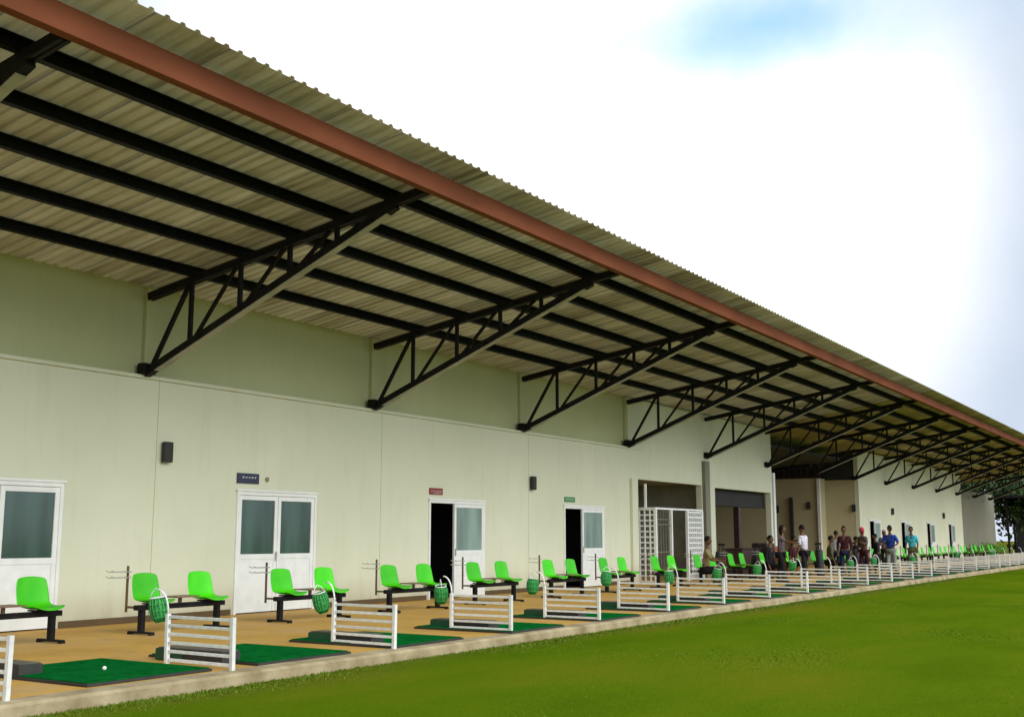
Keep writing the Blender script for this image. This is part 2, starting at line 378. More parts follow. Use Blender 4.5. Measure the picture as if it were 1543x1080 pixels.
# grass blades (nobody could count them)
bm = NB()
rnd = random.Random(3)
def blade(x, y, h):
    a = rnd.uniform(0, 6.28); wdt = rnd.uniform(.004, .008) * (1 + y * .05); dx, dy = math.cos(a) * wdt, math.sin(a) * wdt
    lx, ly = rnd.uniform(-.6, .6) * h, rnd.uniform(-.6, .6) * h
    z = LZ - .01
    bm.faces.new([bm.verts.new(p) for p in ((x - dx, y - dy, z), (x + dx, y + dy, z), (x + lx, y + ly, z + h))])
for _ in range(22000):
    y = 4 + 40 * rnd.random() ** 1.7; x = -8.58 + abs(rnd.gauss(0, .22)); blade(x, y, rnd.uniform(.012, .038))
for _ in range(70000):
    y = 3.2 + 24 * rnd.random() ** 1.5; x = -8.5 + 14 * rnd.random(); blade(x, y, rnd.uniform(.008, .02))
tag(obj('grass', bm, 'blade'), label='short mown grass growing along the deck edge', cat='grass', kind='stuff')

# ------------------------------------------------------------------ building
A = 14.9; T0 = 12.28; TS = 5.87
ROOF_Y0, ROOF_Y1 = -6, 89.2
def rz_(a): return 5.505 + (14.85 - a) * .158        # underside of the roof sheet
def cz_(a): return 5.27 + (14.85 - a) * .156        # centre of the top chord
B = empty('clubhouse', (-A, 0, 0))
tag(B, 'long cream driving range building with a rising corrugated canopy on black trusses', 'building')
def bpart(name, bm, m, parent=None, smooth=False):
    o = obj(name, bm, m, parent or B, smooth)
    if parent is None: o.location = (A, 0, 0)        # meshes are written in world coordinates
    return o
truss_y = [T0 + TS * k for k in range(-3, 14)]
# doors: (y0, y1, kind)
doors = [(8.78, 10.86, 'closed'), (14.42, 16.48, 'closed'), (20.13, 22.32, 'open'), (26.1, 28.35, 'open')]
far_doors = [(55.9, 58.0, 'open'), (62.1, 64.2, 'open'), (68.1, 70.2, 'open'), (74.0, 76.0, 'open')]
DH = 2.13
O1 = (30.46, 35.4, 3.04); O2 = (36.55, 42.1, 3.0)
TH = .2
def wall_run(y0, y1, holes, ztop, name='wall', m='wall', front=A, label=None, seams=()):
    """thick wall from y0 to y1 with openings from the floor up: holes = (ya, yb, height)"""
    bm = NB(); ys = sorted([y0, y1] + [h[0] for h in holes] + [h[1] for h in holes] + [s for s in seams if not any(h[0] <= s <= h[1] for h in holes)])
    for a, b in zip(ys[:-1], ys[1:]):
        hh = [h for h in holes if abs(h[0] - a) < 1e-6]
        g0 = .006 if a in seams else 0; g1 = .006 if b in seams else 0
        z0 = hh[0][2] if hh else 0
        bm_box(bm, -front - TH, -front, a + g0, b - g1, z0, ztop)
    # backing that closes the panel joints
    for s in seams:
        if y0 < s < y1 and not any(h[0] <= s <= h[1] for h in holes):
            bm_box(bm, -front - TH + .01, -front - .012, s - .006, s + .006, 0, ztop)
    o = bpart(name, bm, m)
    if label: o['label'] = label
    return o
seams = [truss_y[i] + .31 for i in range(1, 6)]
wall_run(-8, O1[0] - .5, [(d[0], d[1], DH) for d in doors], 3.90, seams=seams, label='lower cream wall panel band with the doors')
wall_run(O1[0] - .5, 42.3, [O1, O2], 5.42, label='full height cream wall round the two wide openings')
# ledge
bm = NB(); bm_box(bm, -A - .22, -A + .035, -8, 30.9, 3.905, 3.965, .008)
bpart('ledge', bm, 'wall')
# upper wall
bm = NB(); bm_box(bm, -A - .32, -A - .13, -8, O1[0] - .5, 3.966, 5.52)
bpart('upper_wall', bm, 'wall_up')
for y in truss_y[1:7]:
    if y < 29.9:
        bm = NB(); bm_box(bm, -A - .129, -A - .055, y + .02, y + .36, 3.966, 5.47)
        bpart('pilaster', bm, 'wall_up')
bm = NB(); bm_box(bm, -A + .001, -A + .12, 35.45, 35.85, 0, 3.85); bpart('pilaster', bm, 'grey')
bm = NB(); bm_box(bm, -A + .001, -A + .09, 30.02, 30.40, 0, 3.04); bpart('pilaster', bm, 'wall')
# wall beyond the hall
wall_run(54.35, 78.5, [(d[0], d[1], DH) for d in far_doors], 5.42, label='far cream wall with narrow dark doors')
bm = NB(); bm_box(bm, -A - 12, -A - .201, 54.36, 54.55, 0, 4.02); bpart('end_wall', bm, 'tan')
bm = NB(); bm_box(bm, -A - 12, -A - .201, 54.34, 54.53, 4.021, 5.4); bm_box(bm, -26, -16.45, 53.38, 53.5, 4.10, 5.15); bpart('hall_shade_panel', bm, 'dark_int')  # added dark panels standing in for the shade above the tan walls
bm = NB(); bm_box(bm, -A - .6, -A - .35, 78.5, 92.6, 0, 4.45); bpart('end_wall', bm, 'grey')
bm = NB(); bm_box(bm, -A - .4, -A - .2, 78.3, 78.5, 0, 5.4); bpart('end_wall', bm, 'wall')
# back wall closing the building, partitions, hall
bm = NB()
bm_box(bm, -27.2, -27, -8, 92, 0, 3.5)
bm_box(bm, -27, -A - .201, -8, -7.8, 0, 4)
bpart('back_wall', bm, 'tan')
bm = NB(); bm_box(bm, -26.9, -16.5, 53.35, 53.55, 0, 4.09); bm_box(bm, -16.7, -16.5, 53.56, 54.34, 0, 4.09)
bpart('hall_wall', bm, 'tan')
bm = NB(); bm_box(bm, -16.56, -16.42, 53.20, 53.34, 0, 4.05, .01); bpart('column', bm, 'white')
bm = NB(); bm_box(bm, -15.02, -14.86, 42.38, 42.58, 0, 3.78, .01); bpart('column', bm, 'white')
bm = NB(); bm_box(bm, -17.9, -17.75, 53.15, 53.3, 0, 3.2, .01); bpart('column', bm, 'dark_int')
# dark timber screen over the hall
bm = NB()
bm_box(bm, -24, -16.4, 53.28, 53.36, 4.10, 4.2)
for i in range(26):
    a = 16.5 + i * .28 + random.uniform(-.04, .04); bm_box(bm, -a - .06, -a, 53.30, 53.36, 4.2, rz_(a) - .25)
bpart('slat_screen', bm, 'maroon')
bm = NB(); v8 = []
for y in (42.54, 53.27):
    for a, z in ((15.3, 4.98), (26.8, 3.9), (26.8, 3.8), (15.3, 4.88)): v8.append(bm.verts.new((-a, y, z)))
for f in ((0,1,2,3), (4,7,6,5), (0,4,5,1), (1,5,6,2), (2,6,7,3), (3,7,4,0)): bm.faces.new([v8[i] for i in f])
bpart('hall_shade_sheet', bm, 'dark_int')  # added dark sheet carrying the shade under the hall roof
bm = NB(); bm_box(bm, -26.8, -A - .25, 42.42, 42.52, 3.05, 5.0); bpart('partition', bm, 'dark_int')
# room behind the first opening
bm = NB(); bm_box(bm, -18.6, -18.5, 29.9, 36.3, 0, 3.2); bm_box(bm, -18.5, -A - .201, 36.25, 36.35, 0, 3.2); bm_box(bm, -18.5, -A - .201, 29.85, 29.95, 0, 3.2); bm_box(bm, -18.5, -A - .201, 29.96, 36.24, 3.1, 3.2)
bpart('room', bm, 'grey_int')
bm = NB(); bm_box(bm, -15.5, -15.2, 36.4, 42.2, 2.42, 3.0); bpart('header_beam', bm, 'dark_int')
bm = NB(); bm_box(bm, -15.45, -15.25, 39.6, 39.85, 0, 2.41); bpart('header_post', bm, 'maroon')
# skirting between the doors
edges = [-8] + [v for d in doors for v in (d[0] - .06, d[1] + .06)] + [29.9]
for a, b in zip(edges[::2], edges[1::2]):
    bm = NB(); bm_box(bm, -A + .001, -A + .02, a, b, 0.001, .10, .003); bpart('skirting', bm, 'skirt')

def make_door(y0, y1, kind):
    """white aluminium double door: closed (two leaves) or one leaf open on a dark room"""
    o = bpart('door', *(lambda b: (b, 'white'))(bm_frame(y0, y1)))
    mid = (y0 + y1) / 2 if kind == 'closed' else y0 + (y1 - y0) * .43
    leaves = [(y0 + .05, mid), (mid + .012, y1 - .05)] if kind == 'closed' else [(mid, y1 - .06)]
    for (a, b) in leaves:
        xo = -A + .035 if kind == 'open' else -A + .012
        lb = NB()
        s = .075
        bm_box(lb, xo - .05, xo, a, a + s, .02, DH - .05); bm_box(lb, xo - .05, xo, b - s, b, .02, DH - .05)
        bm_box(lb, xo - .049, xo - .001, a + s, b - s, DH - .13, DH - .051); bm_box(lb, xo - .049, xo - .001, a + s, b - s, .95, 1.04)
        bm_box(lb, xo - .04, xo - .012, a + s, b - s, .02, .95)
        if kind == 'open':
            for k in range(5): bm_box(lb, xo - .012, xo - .004, a + s + .02, b - s - .02, .48 + k * .08, .53 + k * .08)
        leaf = obj('leaf', lb, 'white', o)
        p = NB(); bm_box(p, xo - .034, xo - .02, a + s, b - s, 1.04, DH - .13)
        obj('pane', p, 'glass_dark' if kind == 'closed' else 'glass_pale', o)
    hb = NB(); yy = mid + (.04 if kind == 'open' else -.04)
    bm_box(hb, -A + .036, -A + .06, yy - .012, yy + .012, .92, 1.08, .004); obj('handle', hb, 'flange', o)
    # dark room behind
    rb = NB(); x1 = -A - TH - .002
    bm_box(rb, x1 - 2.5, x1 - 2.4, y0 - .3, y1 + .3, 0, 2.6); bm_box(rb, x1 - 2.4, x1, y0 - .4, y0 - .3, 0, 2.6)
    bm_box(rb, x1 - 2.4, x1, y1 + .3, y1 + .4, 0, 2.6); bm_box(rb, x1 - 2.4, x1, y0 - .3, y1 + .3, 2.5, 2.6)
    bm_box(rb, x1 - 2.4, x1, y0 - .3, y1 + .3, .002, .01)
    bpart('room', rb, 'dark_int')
def bm_frame(y0, y1):
    bm = NB(); f = .05
    bm_box(bm, -A - .1, -A + .03, y0 - .005, y0 + f, 0, DH + .02); bm_box(bm, -A - .1, -A + .03, y1 - f, y1 + .005, 0, DH + .02)
    bm_box(bm, -A - .1, -A + .03, y0 + f, y1 - f, DH - .045, DH + .02)
    bm_box(bm, -A + .03, -A + .05, y0 - .03, y1 + .03, DH + .02, DH + .055)
    return bm
for d in doors + far_doors: make_door(*d)

# ------------------------------------------------------------------ roof
def roof_run(y0, y1, m):
    bm = NB(); prof = []; n = round((y1 - y0) / .2)
    for k in range(n):                   # rib profile along Y, ribs run down the slope
        y = y0 + k * .2
        prof += [(y, 0), (y + .125, 0), (y + .14, .032), (y + .185, .032)]
    prof.append((y0 + n * .2, 0))
    cols = []
    for a in (8.62, 11.5, 15.0, 20.0, 28.0):
        z = rz_(a)
        cols.append([bm.verts.new((-a, yy, z + dz)) for yy, dz in prof])
    for c0, c1 in zip(cols[:-1], cols[1:]):
        for k in range(len(prof) - 1): bm.faces.new((c0[k], c0[k+1], c1[k+1], c1[k]))
    return bpart('roof', bm, m)
roof_run(-6, 41.8, 'roof'); roof_run(41.8, 89.2, 'roof_opaque')
# beam under the eave
bm = NB()
bm_box(bm, -9.10, -9.03, ROOF_Y0, ROOF_Y1, 6.10, 6.38, .004); bm_box(bm, -9.16, -9.101, ROOF_Y0, ROOF_Y1, 6.10, 6.12)
bpart('fascia_beam', bm, 'rust')
NODE = [13.87, 12.78, 11.75, 10.82, 9.86]
for a in NODE:
    z0, z1 = cz_(a) + .062, rz_(a) - .006
    bm = NB(); z0 += .01; bm_box(bm, -a - .06, -a - .05, ROOF_Y0, ROOF_Y1, z0, z1); bm_box(bm, -a - .049, -a + .04, ROOF_Y0, ROOF_Y1, z0, z0 + .012)
    bm_box(bm, -a - .039, -a + .04, ROOF_Y0, ROOF_Y1, z1 - .012, z1)
    bpart('purlin', bm, 'black')
for a in (17.5, 20.5, 24):
    bm = NB(); bm_box(bm, -a - .04, -a + .04, ROOF_Y0, ROOF_Y1, rz_(a) - .2, rz_(a) - .006); bpart('purlin', bm, 'black')
# eave trim lip and wall-top flashing
bm = NB(); bm_box(bm, -15.02, -14.96, 29.96, 42.3, 5.421, 5.5); bpart('flashing', bm, 'flange')

def bz_(a): return 3.99 + (14.86 - a) * .395       # centre of the bottom chord
def make_truss(y):
    t = empty('roof_truss', (0, y, 0)); t.parent = B; t.location = (A, y, 0)
    b = NB(); 
    for s in (-1, 1): bm_bar(b, (-14.86, s * .035, cz_(14.86)), (-9.18, s * .035, cz_(9.18)), .055, .125, bev=.005)
    obj('top_chord', b, 'black', t)
    b = NB(); bm_bar(b, (-14.86, 0, bz_(14.86)), (-9.72, 0, bz_(9.72)), .12, .13, bev=.005)
    bc = obj('bottom_chord', b, 'black', t)
    b = NB(); bm_bar(b, (-14.60, 0, bz_(14.60) - .073), (-9.85, 0, bz_(9.85) - .073), .125, .014)
    obj('flange', b, 'flange', t)
    pts = []
    b = NB()
    bm_bar(b, (-14.78, 0, bz_(14.78)), (-NODE[0] - .03, 0, cz_(NODE[0])), .06, .06, up=(0, 1, 0))
    for i, a in enumerate(NODE[:4]):
        bm_bar(b, (-a, 0, bz_(a)), (-a, 0, cz_(a)), .06, .06, up=(0, 1, 0))
        if i < 4 and cz_(NODE[min(i+1, 4)]) - bz_(NODE[min(i+1, 4)]) > .12:
            bm_bar(b, (-a + .05, 0, bz_(a) + .02), (-NODE[i+1] - .04, 0, cz_(NODE[i+1])), .05, .05, up=(0, 1, 0))
    obj('web', b, 'black', t)
    b = NB(); bm_box(b, -A - .05, -14.78, -.12, .12, 3.968, 4.15, .008)
    obj('bearing_plate', b, 'black', t)
    return t
t0 = make_truss(truss_y[0])
for y in truss_y[1:]:
    if y > ROOF_Y1: continue
    t = copy_tree(t0, B); t.location = (A, y, 0)
# inner trusses of the open hall
for y in (41.6, 47.5):
    b = NB(); bm_bar(b, (-15.0, y, 5.15), (-26, y, 3.45), .12, .14); bm_bar(b, (-15.0, y, 4.35), (-26, y, 3.3), .12, .14)
    for i in range(7):
        a = 15.2 + i * 1.3; bm_bar(b, (-a, y, 5.15 - (a - 15) * .155), (-a - .7, y, 4.35 - (a - 14.3) * .095), .06, .06)
    bpart('hall_beam', b, 'black')

# ------------------------------------------------------------------ wall speakers and signs
def make_speaker():
    t = empty('wall_speaker'); 
    b = NB(); bm_box(b, .03, .12, -.09, .09, -.17, .17, .02); obj('cabinet', b, 'blackplastic', t)
    b = NB(); bm_box(b, .121, .126, -.075, .075, -.15, .15); obj('grille', b, 'rubber', t)
    b = NB(); bm_bar(b, (0, 0, 0), (.03, 0, 0), .05, .08); obj('bracket', b, 'black', t)
    return t
sp0 = make_speaker()
spk = [(-A, 12.76, 2.73, 0, 'black wall speaker between the leftmost door and the door with two dark panes'),
       (-A, 24.45, 2.68, 0, 'black wall speaker between the red sign and the green sign'),
       (-A, 60.3, 2.63, 0, 'small black wall speaker above the first dark door beyond the hall'),
       (-A, 72.6, 2.60, 0, 'small black wall speaker near the far end of the long wall'),
       (-18.55, 53.34, 2.65, -90, 'dark speaker on the tan hall wall, nearest the near white column'),
       (-17.0, 53.34, 2.8, -90, 'dark speaker on the tan hall wall just left of the white corner column'),
       (-15.15, 54.35, 2.68, -90, 'dark speaker beside the corner where the far cream wall starts')]
for i, (x, y, z, rz, lab) in enumerate(spk):
    o = sp0 if i == 0 else copy_tree(sp0)
    o.location = (x, y, z); o.rotation_euler = (0, 0, R(rz)); tag(o, lab, 'speaker', 'black speakers mounted on the walls')
def strokes(parent, yc, zc, m, x, n, rnd, wid, hei):
    """small pictogram/lettering marks on a sign: rows of short strokes, too small to read in the photo"""
    b = NB()
    for i in range(n):
        yy = yc - wid / 2 + (i + .5) * wid / n
        h = hei * rnd.choice((1, 1, .7)); bm_box(b, x, x + .002, yy - wid / n * .32, yy - wid / n * .12, zc - h / 2, zc + h / 2)
        if rnd.random() < .7: bm_box(b, x, x + .0025, yy - wid / n * .11, yy + wid / n * .25, zc + h / 2 - hei * .2, zc + h / 2)
        if rnd.random() < .6: bm_box(b, x, x + .003, yy - wid / n * .11, yy + wid / n * .25, zc - hei * .1, zc + hei * .1)
    obj('lettering', b, m, parent)
def make_sign(y0, y1, z0, z1, m, lm, label, rows):
    t = empty('door_sign', (0, 0, 0)); t.location = (-A, (y0 + y1) / 2, (z0 + z1) / 2)
    hw, hh = (y1 - y0) / 2, (z1 - z0) / 2
    b = NB(); bm_box(b, .002, .03, -hw, hw, -hh, hh, .004); obj('plate', b, m, t)
    rr = random.Random(int(y0 * 10))
    for (zc, hei, n, f, yoff) in rows: strokes(t, yoff * hw, zc * hh, lm, .031, n, rr, 2 * hw * f, hei)
    tag(t, label, 'sign', 'small signs above the doors')
M['sign_navy'] = mat('navy_sign', (.02, .02, .05), .4); M['sign_red'] = mat('red_sign', (.22, .015, .012), .4)
M['sign_green'] = mat('green_sign', (.05, .22, .05), .4); M['sign_white'] = mat('sign_white', (.6, .6, .62), .4, var=.03)
make_sign(14.40, 14.93, 2.29, 2.47, 'sign_navy', 'sign_white', 'dark navy sign plate above the door with two dark panes', [(.15, .035, 5, .7, .1)])
make_sign(20.14, 20.62, 2.27, 2.41, 'sign_red', 'sign_white', 'dark red sign plate above the first open door', [(0, .03, 6, .85, 0), (-.62, .025, 4, .6, .1)])
make_sign(26.14, 26.68, 2.26, 2.39, 'sign_green', 'sign_white', 'green sign plate above the second open door', [(0, .035, 6, .8, 0)])
b = NB(); bmesh.ops.create_cone(b, cap_ends=True, segments=16, radius1=.045, radius2=.045, depth=.02, matrix=Matrix.Translation((0, 0, 0)) @ Matrix.Rotation(R(90), 4, 'Y'))
tag(obj('wall_button', b, 'grey', loc=(-A + .012, 15.15, 2.38)), 'small grey round fitting on the wall right of the navy sign', 'button')

# ------------------------------------------------------------------ lattice enclosure at the first wide opening
t = empty('lattice_gate', (-14.65, 33.2, 0)); tag(t, 'white metal lattice enclosure standing in front of the first wide opening', 'gate')
def lat(bmx, x0, y0, x1, y1, z0, z1, pitch):
    n = max(2, round(math.hypot(x1 - x0, y1 - y0) / pitch)); 
    for i in range(n + 1):
        f = i / n; x, y = x0 + (x1 - x0) * f, y0 + (y1 - y0) * f
        wd = .05; bm_bar(bmx, (x, y, z0), (x, y, z1), wd, wd * .6, up=(x1 - x0, y1 - y0, 0.001))
    k = int((z1 - z0) / pitch)
    for j in range(k + 1):
        z = z0 + (z1 - z0) * j / k; bm_bar(bmx, (x0, y0, z), (x1, y1, z), .02, .05)
    return bmx
def tpart(name, bm, m): o = obj(name, bm, m, t); o.location = (14.65, -33.2, 0); return o
tpart('lattice_panel', lat(NB(), -14.88, 30.6, -14.36, 30.6, .05, 2.14, .15), 'white')
tpart('lattice_panel', lat(NB(), -14.36, 32.95, -14.36, 34.0, .05, 2.1, .15), 'white')
b = NB()
bm_box(b, -14.39, -14.33, 30.55, 34.1, 2.145, 2.20); bm_box(b, -14.88, -14.391, 30.57, 30.63, 2.145, 2.20)
for y in (30.6, 31.7, 32.9, 34.06): bm_box(b, -14.40, -14.32, y - .04, y + .04, 0, 2.144)
bm_bar(b, (-14.7, 30.66, 2.2), (-14.7, 30.66, 2.9), .06, .06)
tpart('frame', b, 'white')
b = NB()
for i in range(5): bm_bar(b, (-14.37, 30.8 + i * .18, .05), (-14.37, 30.8 + i * .18, 2.144), .018, .018)
for z in (.9, 1.7, 1.85): bm_bar(b, (-14.36, 30.64, z), (-14.36, 31.66, z), .02, .02)
tpart('bar_grille', b, 'grey')

# ------------------------------------------------------------------ seats
def shell_mesh(parent, yoff):
    """one-piece moulded shell seat facing +X, seat pan centre at y=yoff"""
    b = NB()
    prof = [(-.27, .84, .17), (-.262, .80, .195), (-.245, .70, .21), (-.225, .60, .215), (-.20, .52, .215), (-.165, .465, .215), (-.11, .435, .22), (-.02, .425, .225), (.08, .43, .225), (.15, .44, .215), (.195, .432, .19), (.21, .415, .16)]
    nv = 10; rows = []
    for (x, z, hw) in prof:
        r = []
        for j in range(nv + 1):
            s = j / nv * 2 - 1
            cup = .035 * abs(s) ** 2.5
            if z > .5: r.append(b.verts.new((x + cup, yoff + s * hw * 1.15, z - (.02 * s * s if z > .8 else 0))))
            else: r.append(b.verts.new((x, yoff + s * hw * 1.15, z + cup)))
        rows.append(r)
    for i in range(len(rows) - 1):
        for j in range(nv): b.faces.new((rows[i][j], rows[i][j+1], rows[i+1][j+1], rows[i+1][j]))
    o = obj('seat_shell', b, 'green', parent, smooth=True)
    s = o.modifiers.new('thick', 'SOLIDIFY'); s.thickness = .012
    s = o.modifiers.new('sub', 'SUBSURF'); s.levels = 1; s.render_levels = 1
    return o
def make_bench():
    t = empty('seat_bench')                                   # origin under the near leg; the bench runs along +Y
    shell_mesh(t, .13); shell_mesh(t, 1.15)
    b = NB(); bm_box(b, -.05, .05, -.19, 1.44, .335, .405, .006)
    for y in (.13, 1.15): bm_box(b, -.15, .12, y - .09, y - .05, .404, .425); bm_box(b, -.15, .12, y + .05, y + .09, .404, .425)
    obj('beam', b, 'black', t)
    for y in (-.08, 1.32):
        b = NB(); bm_box(b, -.04, .04, y - .035, y + .035, .04, .336, .004); bm_box(b, -.24, .24, y - .035, y + .035, .015, .045, .004)
        bm_box(b, -.24, -.2, y - .04, y + .04, 0, .02); bm_box(b, .2, .24, y - .04, y + .04, 0, .02)
        obj('leg', b, 'black', t)
    b = NB(); bm_box(b, -.17, .17, .40, .82, .485, .505, .006)
    bm_box(b, -.02, .02, .58, .62, .404, .486)
    obj('side_table', b, 'wood', t)
    cr_ = empty('club_rest'); cr_.parent = t
    b = NB(); bm_box(b, -.295, -.265, -.135, -.11, .30, .94, .004); bm_bar(b, (-.27, -.12, .37), (-.04, -.12, .37), .03, .03)
    obj('post', b, 'skirt', cr_)
    for z in (.86, .78):
        b = NB()
        for dx in (-.06, .06): bm_tube(b, [(-.28 + dx, -.12, z), (-.28 + dx, -.40, z), (-.28 + dx, -.45, z + .02)], .007, 6)
        bm_tube(b, [(-.35, -.122, z), (-.21, -.122, z)], .009, 6)
        obj('prong', b, 'flange', cr_)
    return t
bench0 = make_bench()
bench_y = [8.12, 10.94, 13.62, 16.42, 19.25, 22.15, 24.9, 27.8]
while bench_y[-1] < 76: bench_y.append(bench_y[-1] + 2.72)
blab = {0: 'green twin-seat bench at the left edge of the photo', 1: 'green twin-seat bench between the leftmost door and the door with two dark panes',
        2: 'green twin-seat bench directly in front of the door with two dark panes', 3: 'green twin-seat bench left of the first open door, near the red sign',
        4: 'green twin-seat bench in front of the pale glass leaf under the red sign', 5: 'green twin-seat bench in front of the second open door, under the green sign',
        6: 'green twin-seat bench just left of the white lattice enclosure', 7: 'green twin-seat bench in front of the white lattice enclosure'}
for i, y in enumerate(bench_y):
    o = bench0 if i == 0 else copy_tree(bench0)
    o.location = (-12.95 + random.uniform(-.06, .06), y + (random.uniform(-.08, .08) if i > 7 else 0), 0); o.rotation_euler = (0, 0, R(random.uniform(-2.5, 2.5)))
    tag(o, blab.get(i, f'{ORD[i+1]} lime green twin-seat bench along the wall counted from the left edge'), 'bench', 'lime green twin-seat benches on the deck')

# ------------------------------------------------------------------ bay dividers, baskets, mats, boxes
def make_divider():
    t = empty('bay_divider')                                   # origin at the foot of the kerb-side post, runs towards -X
    for x in (0, -1.02):
        b = NB(); bm_box(b, x - .022, x + .022, -.022, .022, 0, .53, .003); obj('post', b, 'whitemetal', t)
    for k in range(6):
        z = .05 + k * .09
        b = NB(); bm_box(b, -.998, -.022, -.012, .012, z - .016, z + .016, .003); obj('rail', b, 'whitemetal', t)
    b = NB(); pts = []
    for k in range(9):
        a = k / 8 * R(95); pts.append((-1.02 - .14 * (1 - math.cos(a)), 0, .53 + .24 * math.sin(a)))
    bm_tube(b, pts, .011, 8); obj('arm', b, 'whitemetal', t, smooth=True)
    return t
def make_basket():
    t = empty('ball_basket')
    b = NB(); prof = [(.075, .0), (.098, .07), (.10, .14), (.085, .21), (.05, .26)]
    n = 16; rings = []
    # mesh-walled bag: staves and hoops with a thin inner skin
    for k in range(n):
        a = 2 * math.pi * k / n
        bm_tube(b, [(r * math.cos(a), r * math.sin(a), -z) for r, z in prof], .007, 5)
    for r, z in prof[1:]:
        bm_tube(b, [((r + .002) * math.cos(2 * math.pi * k / 20), (r + .002) * math.sin(2 * math.pi * k / 20), -z) for k in range(20)], .006, 5, closed=True)
    obj('basket_mesh', b, 'greennet', t, smooth=True)
    b = NB()
    rr = []
    for r, z in prof: rr.append([b.verts.new(((r - .012) * math.cos(2 * math.pi * k / n), (r - .012) * math.sin(2 * math.pi * k / n), -z)) for k in range(n)])
    for i in range(len(rr) - 1):
        for k in range(n): b.faces.new((rr[i][k], rr[i][(k+1) % n], rr[i+1][(k+1) % n], rr[i+1][k]))
    b.faces.new(rr[-1]); obj('liner', b, 'greennet', t, smooth=True)
    b = NB(); bm_tube(b, [(.08 * math.cos(2 * math.pi * k / 24), .08 * math.sin(2 * math.pi * k / 24), 0) for k in range(24)], .007, 6, closed=True)
    bm_tube(b, [(-.08, 0, 0), (-.05, 0, .06), (0, 0, .10), (.05, 0, .06), (.08, 0, 0)], .006, 6)
    obj('rim', b, 'whitemetal', t, smooth=True)
    return t
def make_mat():
    t = empty('hitting_mat')
    b = NB(); bm_box(b, -.86, .86, -.75, .75, 0.002, .028, .006); obj('base', b, 'rubber', t)
    b = NB(); bm_box(b, -.835, .835, -.725, .725, .0285, .04, .004); obj('turf', b, 'turf', t)
    return t
def make_box():
    t = empty('ball_tray')
    b = NB(); bm_box(b, -.52, .52, -.13, .13, .002, .13, .008); obj('body', b, 'rubber', t)
    b = NB(); bm_box(b, -.50, .50, -.115, .115, .131, .142, .003); obj('lid', b, 'grime_top', t)
    b = NB(); bm_box(b, -.518, -.10, -.14, -.131, .006, .128, .002); obj('side_board', b, 'greenbox', t)
    return t
div0, bas0, mat0, box0 = make_divider(), make_basket(), make_mat(), make_box()
dvy = [5.84 + 2.655 * k for k in range(28)]; dvy[0] = 5.96
mat_off = {0: (1.65, -9.75), 1: (1.19, -9.68), 2: (.75, -9.62), 3: (.68, -9.55)}
for i, y in enumerate(dvy):
    o = div0 if i == 0 else copy_tree(div0)
    o.location = (-8.75, y, 0); o.rotation_euler = (R(random.uniform(-1.2, 1.2)), 0, R(random.uniform(-3, 3)))
    who = f'{ORD[i+1]}' 
    tag(o, f'low white railing divider, {who} along the deck edge counted from the left', 'divider', 'white bay dividers along the deck edge')
    if i in (1, 2, 3, 4, 5, 6, 7, 8, 9, 11, 12, 14, 17, 20):
        o = bas0 if i == 1 else copy_tree(bas0)
        o.location = ((-9.88 if i == 1 else -9.97) + random.uniform(-.03, .03), y + random.uniform(-.03, .03), (.66, .70, .64, .63)[i % 4]); o.rotation_euler = (R(random.uniform(-6, 6)), R(random.uniform(4, 16)), R(random.uniform(0, 360)))
        tag(o, f'green mesh ball basket hung on the arm of the {who} white divider from the left', 'basket', 'green ball baskets on the divider arms')
    if i < 26:
        off, mx_ = mat_off.get(i, (.72, -9.58))
        o = mat0 if i == 0 else copy_tree(mat0)
        o.location = (mx_, y + off, 0)
        tag(o, f'green turf hitting mat just beyond the {who} white divider from the left', 'mat', 'green turf mats on the bays')
        o = box0 if i == 0 else copy_tree(box0)
        bx = -10.45 if i == 0 else -9.72
        o.location = (bx, y + off - .75 - .2 + (.18 if i else .35), 0)
        if i > 0: o.location.y = max(o.location.y, y + .24)
        tag(o, f'low dark ball tray box behind the {who} white divider from the left', 'tray', 'low dark ball tray boxes beside the mats')
bpy.context.view_layer.update()

# small things lying about
b = NB(); bm_ball(b, (0, 0, .02), .0214); tag(obj('golf_ball', b, 'white', smooth=True, loc=(-9.6, 7.6, .04)), 'white golf ball on the nearest green mat', 'ball')

# ------------------------------------------------------------------ furniture by the second wide opening
t = empty('reception_desk', (-14.3, 37.6, 0)); tag(t, 'dark maroon wooden desk with a taller back at the second wide opening', 'desk')
b = NB(); bm_box(b, -.35, .3, -1.0, .7, 0, .92, .02); obj('body', b, 'maroon', t)
b = NB(); bm_box(b, -.40, .34, -1.04, .74, .921, .955, .01); obj('top', b, 'maroon', t)
t = empty('cabinet', (-14.1, 38.9, 0)); tag(t, 'tall dark maroon cabinet beside the dark desk', 'cabinet')
b = NB(); bm_box(b, -.3, .25, -.35, .45, 0, 1.12, .02); obj('body', b, 'maroon', t)
for s in (-.33, .06):
    b = NB(); bm_box(b, .252, .262, s, s + .37, .06, 1.06, .004); obj('door', b, 'maroon', t)
t = empty('armchair', (-14.0, 40.6, 0)); tag(t, 'orange brown padded armchair with a red side near the hall column', 'armchair')
b = NB(); bm_box(b, -.35, .35, -.45, .45, .15, .42, .05); obj('seat', b, 'orange', t)
b = NB(); bm_box(b, -.45, -.30, -.5, .5, .2, 1.0, .05); obj('backrest', b, 'orange', t)
for s in (-1, 1):
    b = NB(); bm_box(b, -.3, .38, s * .5 - .08, s * .5 + .08, .1, .62, .04); obj('armrest', b, 'orange' if s < 0 else 'redfab', t)

